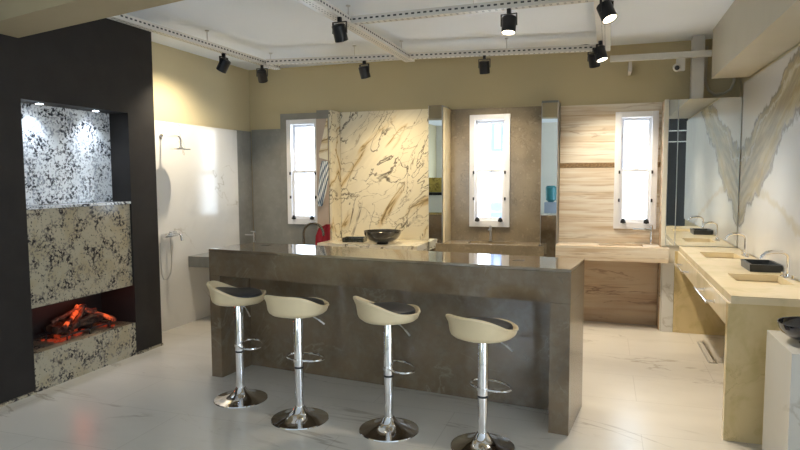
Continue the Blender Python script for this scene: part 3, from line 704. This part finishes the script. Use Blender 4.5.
rail((-3.57, 6.13), (-2.09, 6.315), RZ, 'white cross rail along the back wall, left length', w=.075, h=.055, rods=(1.0,))
rail((-1.97, 6.33), (-.10, 6.56), RZ, 'white cross rail along the back wall, above the middle window', w=.075, h=.055, rods=(1.0,))
rail((-1.97, 4.76), (-.10, 4.70), RZ, 'white cross rail nearest the camera joining the two middle rails', w=.075, h=.055, rods=(1.0,))
rail((.03, 6.86), (.985, 6.90), 2.80, 'white rail fixed to the back wall beside the vertical post', w=.05, h=.06, holes=False)
tag(MB().box(.215, .245, 6.90, 7.2, 2.70, 2.798).build('rail_bracket', 'white_metal', o=(.23, 7.05, 2.7)), 'small white bracket under the wall rail near the ceiling', 'bracket')
cam_ = empty('security_camera', (.665, 6.88, 2.70), 'small white security camera with black lens under the wall rail', 'security camera')
MB().box(.665, .745, 6.87, 6.94, 2.675, 2.798, .008).build('mount', 'white_metal', cam_, cam_.location)
Mc = Matrix.Translation((.668, 6.90, 2.715)) @ Matrix.Rotation(R(105), 4, 'X')
MB().lathe([(0,0),(.036,0),(.038,.05),(.03,.062),(0,.062)], n=28, M=Mc).build('housing', 'white_metal', cam_, cam_.location)
MB().lathe([(0,.062),(.024,.062),(.022,.072),(0,.076)], n=28, M=Mc).build('lens', 'black_plastic', cam_, cam_.location)
mb = MB(); mb.tube([(.975, 7.14, 2.95), (.97, 7.14, 2.6), (1.0, 7.14, 2.50), (1.06, 7.14, 2.455), (1.15, 7.14, 2.46), (1.21, 7.14, 2.50), (1.235, 7.14, 2.58), (1.235, 7.14, 2.8)], .014, 10)
tag(mb.build('conduit_pipe', 'soffit_paint', o=(.97, 7.14, 2.45)), 'pale curved conduit pipe above the mirror partition in right back corner', 'pipe')
mb = MB(); mb.tube([(-1.2, 6.5, RZ+.055), (-.95, 6.53, RZ+.05), (-.75, 6.55, RZ+.065), (-.5, 6.56, RZ+.05), (-.2, 6.6, RZ+.075), (-.1, 6.6, RZ+.055)], .005, 8)
tag(mb.build('power_cable', 'black_plastic', o=(-1.2, 6.5, RZ)), 'thin dark cable lying along the back cross rail', 'cable')

# ------------------------------------------------------------------ spotlights
def make_spot():
    root = empty('spotlight', (0,0,0), '', 'spotlight', group='black spotlights on the ceiling rails')
    # local: mount at z=0, pivot at z=-.13, beam along -z of the body
    mb = MB(); mb.box(-.014, .014, -.014, .014, -.035, 0, .002); mb.build('mount', 'black_metal', root)
    mb = MB(); mb.box(-.062, .062, -.009, .009, -.042, -.036); mb.box(-.062, -.056, -.009, .009, -.125, -.036); mb.box(.056, .062, -.009, .009, -.125, -.036)
    mb.build('bracket', 'black_metal', root)
    return root
def spot(x, y, z, aim, lit, label, power=0, hang=RZ, size=50, blend=.6, colr=(1,.78,.48)):
    """z is the height of the body centre"""
    root = copy_tree(SPOT); root['label'] = label
    pz = hang-.115; root.location = (x, y, hang)
    v = (Vector(aim)-Vector((x, y, pz))).normalized()
    root.rotation_euler = (0, 0, math.atan2(v.y, v.x)+R(90))
    yaw = root.rotation_euler.z
    vl = Matrix.Rotation(-yaw, 3, 'Z') @ v; q = Vector((0,0,-1)).rotation_difference(vl)
    M = Matrix.Translation((0,0,-.115)) @ q.to_matrix().to_4x4()
    MB().lathe([(0,.058),(.047,.058),(.053,.052),(.053,-.066),(.047,-.066),(.047,-.055),(0,-.055)], n=36, M=M).build('body', 'black_metal', root)
    MB().lathe([(0,-.058),(.0465,-.058),(.0465,-.0555),(0,-.0555)], n=30, M=M).build('lens', 'lamp_lens' if lit else 'lamp_lens_off', root)
    if power:
        power *= SPOT_GAIN
        l = bpy.data.lights.new('spot_beam', 'SPOT'); l.energy = power; l.color = colr; l.spot_size = R(size); l.spot_blend = blend; l.shadow_soft_size = .035
        lo = bpy.data.objects.new('spot_beam', l); col.objects.link(lo); lo.location = Vector((x, y, pz))+v*.075; lo.rotation_euler = Vector((0,0,-1)).rotation_difference(v).to_euler()
SPOT = make_spot(); SPOT_GAIN = 1.45
WARM = (1,.87,.67)
spot(-3.65, 5.42, 0, (-4.30, 5.45, 1.75), 1, 'black spotlight on the left rail, nearer the fireplace', 40, hang=RZ, size=128, colr=(1,.86,.64))
spot(-3.63, 6.12, 0, (-3.9, 7.1, 1.2), 1, 'black spotlight on the left rail near the back corner', 15, size=60)
spot(-1.985, 4.52, 0, (-1.9, 5.6, .6), 1, 'black spotlight on the second rail, where the near cross rail joins', 30, size=60)
spot(-2.47, 6.265, 0, (-2.25, 7.0, .9), 1, 'black spotlight on back cross rail above the gold veined marble', 44, size=115, blend=1, colr=(1,.78,.44))
spot(-1.20, 6.42, 0, (-1.2, 7.05, .9), 1, 'black spotlight on back cross rail above the middle window', 38, size=110, blend=1, colr=WARM)
spot(-.70, 4.72, 0, (-.74, 4.45, 1.4), 1, 'lit black spotlight hanging from the near cross rail', 30, size=70, colr=WARM)
spot(-.01, 4.58, 0, (.7, 4.0, 1.0), 1, 'lit black spotlight on the right rail, nearest the camera', 60, size=80, blend=.9, colr=WARM)
spot(-.06, 6.10, 0, (.6, 5.7, .5), 1, 'lit black spotlight on the right rail, farther from the camera', 90, size=90, blend=.9, colr=WARM)
spot(-.12, 6.40, 0, (.1, 7.1, 1.2), 1, 'black spotlight partly hidden behind the farther one on the right rail', 45, size=80, blend=1, colr=WARM)
for ch in [o for o in bpy.data.objects if o.parent == SPOT]+[SPOT]: bpy.data.objects.remove(ch)

# ------------------------------------------------------------------ showroom behind the camera (seen in the mirrors)
t = empty('black_stone_display', (1.45, 0, 0), 'tall black stone sample slab with white lines, seen reflected in the large mirror', 'stone sample')
MB().box(1.12, 1.78, -.05, 0, 0, 2.95).build('slab', 'black_metal', t, t.location, smooth=False)
mb = MB()
for z in (2.30, 2.52): mb.box(1.12, 1.78, 0, .003, z, z+.02)
mb.build('inlay', 'white_metal', t, t.location, smooth=False)
t = empty('reception_desk', (-4.0, -1.8, 0), 'white reception desk with a yellow stone front, seen in the left mirror strip', 'desk')
MB().box(-4.45, -3.7, -2.3, -1.3, 0, 1.16).build('body', 'white_plaster', t, t.location, smooth=False)
MB().box(-4.45, -3.68, -2.32, -1.28, 1.16, 1.22).build('worktop', 'black_stone', t, t.location, smooth=False)
MB().box(-4.45, -3.72, -2.0, -1.95, 1.22, 1.60).build('screen', 'yellow_slab', t, t.location, smooth=False)
t = empty('water_dispenser', (-1.30, -2.5, 0), 'grey water dispenser with a teal bottle, seen in the right mirror strip', 'water dispenser')
MB().box(-1.45, -1.15, -2.65, -2.35, 0, .96, .01).build('cabinet', 'grey_plastic', t, t.location)
MB().lathe([(0,0),(.06,0),(.13,.06),(.135,.38),(.1,.42),(0,.42)], c=(-1.30, -2.5, .96), n=32).build('bottle', 'teal_plastic', t, t.location)

# outside, beyond the windows
t = empty('neighbouring_building', (-2.0, 13, 0), 'pale building outside the middle window', 'building')
MB().box(-2.29, -1.98, 13, 15, 0, 9).build('wall', 'pale_facade', t, t.location, smooth=False)
for z in (2.2, 3.0): MB().box(-2.20, -2.07, 12.97, 13, z, z+.5).build('window', 'grey_plastic', t, t.location, smooth=False)

# ------------------------------------------------------------------ lights
def point(loc, e, c, r=.05):
    l = bpy.data.lights.new('fire_light', 'POINT'); l.energy = e; l.color = c; l.shadow_soft_size = r
    o = bpy.data.objects.new('fire_light', l); col.objects.link(o); o.location = loc
point((-4.20, 4.0, .52), .35, (1,.12,.03), .02)
point((-4.30, 4.2, .58), .3, (1,.10,.03), .02)
for y in (3.70, 4.26):
    l = bpy.data.lights.new('niche_downlight', 'SPOT'); l.energy = 9; l.color = (.75,.87,1); l.spot_size = R(110); l.spot_blend = .9; l.shadow_soft_size = .02
    o = bpy.data.objects.new('niche_downlight', l); col.objects.link(o); o.location = (-4.155, y, 2.19); o.rotation_euler = (0, R(6), 0)
def portal(x0, x1, y, z0, z1, rx):
    l = bpy.data.lights.new('daylight_portal', 'AREA'); l.shape = 'RECTANGLE'; l.size = x1-x0; l.size_y = z1-z0; l.cycles.is_portal = True
    o = bpy.data.objects.new('daylight_portal', l); col.objects.link(o); o.location = ((x0+x1)/2, y, (z0+z1)/2); o.rotation_euler = (rx, 0, 0)
for a, b, c, d in W: portal(a, b, 7.37, c, d, R(-90))
for a, b, c, d in FW: portal(a, b, -3.17, c, d, R(90))
l = bpy.data.lights.new('daylight_portal', 'AREA'); l.shape = 'RECTANGLE'; l.size = 2.5; l.size_y = 4.6; l.cycles.is_portal = True
o = bpy.data.objects.new('daylight_portal', l); col.objects.link(o); o.location = (4.16, -.2, 1.25); o.rotation_euler = (0, R(90), 0)
w = bpy.data.worlds.new('sky'); scene.world = w; w.use_nodes = True
bg = w.node_tree.nodes['Background']; bg.inputs[0].default_value = (.74,.87,1,1); bg.inputs[1].default_value = 6.5

# ------------------------------------------------------------------ camera
F, yaw, pit, rol = 616.5, R(18.33), R(4.444), R(-.2835)
fwd = Vector((-math.sin(yaw)*math.cos(pit), math.cos(yaw)*math.cos(pit), -math.sin(pit))); rt = Vector((math.cos(yaw), math.sin(yaw), 0)); up = rt.cross(fwd)
r2 = rt*math.cos(rol)+up*math.sin(rol); u2 = up*math.cos(rol)-rt*math.sin(rol)
cd = bpy.data.cameras.new('camera'); cam = bpy.data.objects.new('camera', cd); col.objects.link(cam)
M = Matrix.Identity(4)
for i in range(3): M[i][0] = r2[i]; M[i][1] = u2[i]; M[i][2] = -fwd[i]
M.translation = (0, 0, 1.62); cam.matrix_world = M
cd.sensor_width = 36; cd.lens = F/800*36; cd.clip_start = .05
scene.camera = cam
scene.view_settings.view_transform = 'Standard'; scene.view_settings.look = 'None'; scene.view_settings.gamma = 1; scene.view_settings.use_curve_mapping = False
scene.view_settings.exposure = .58
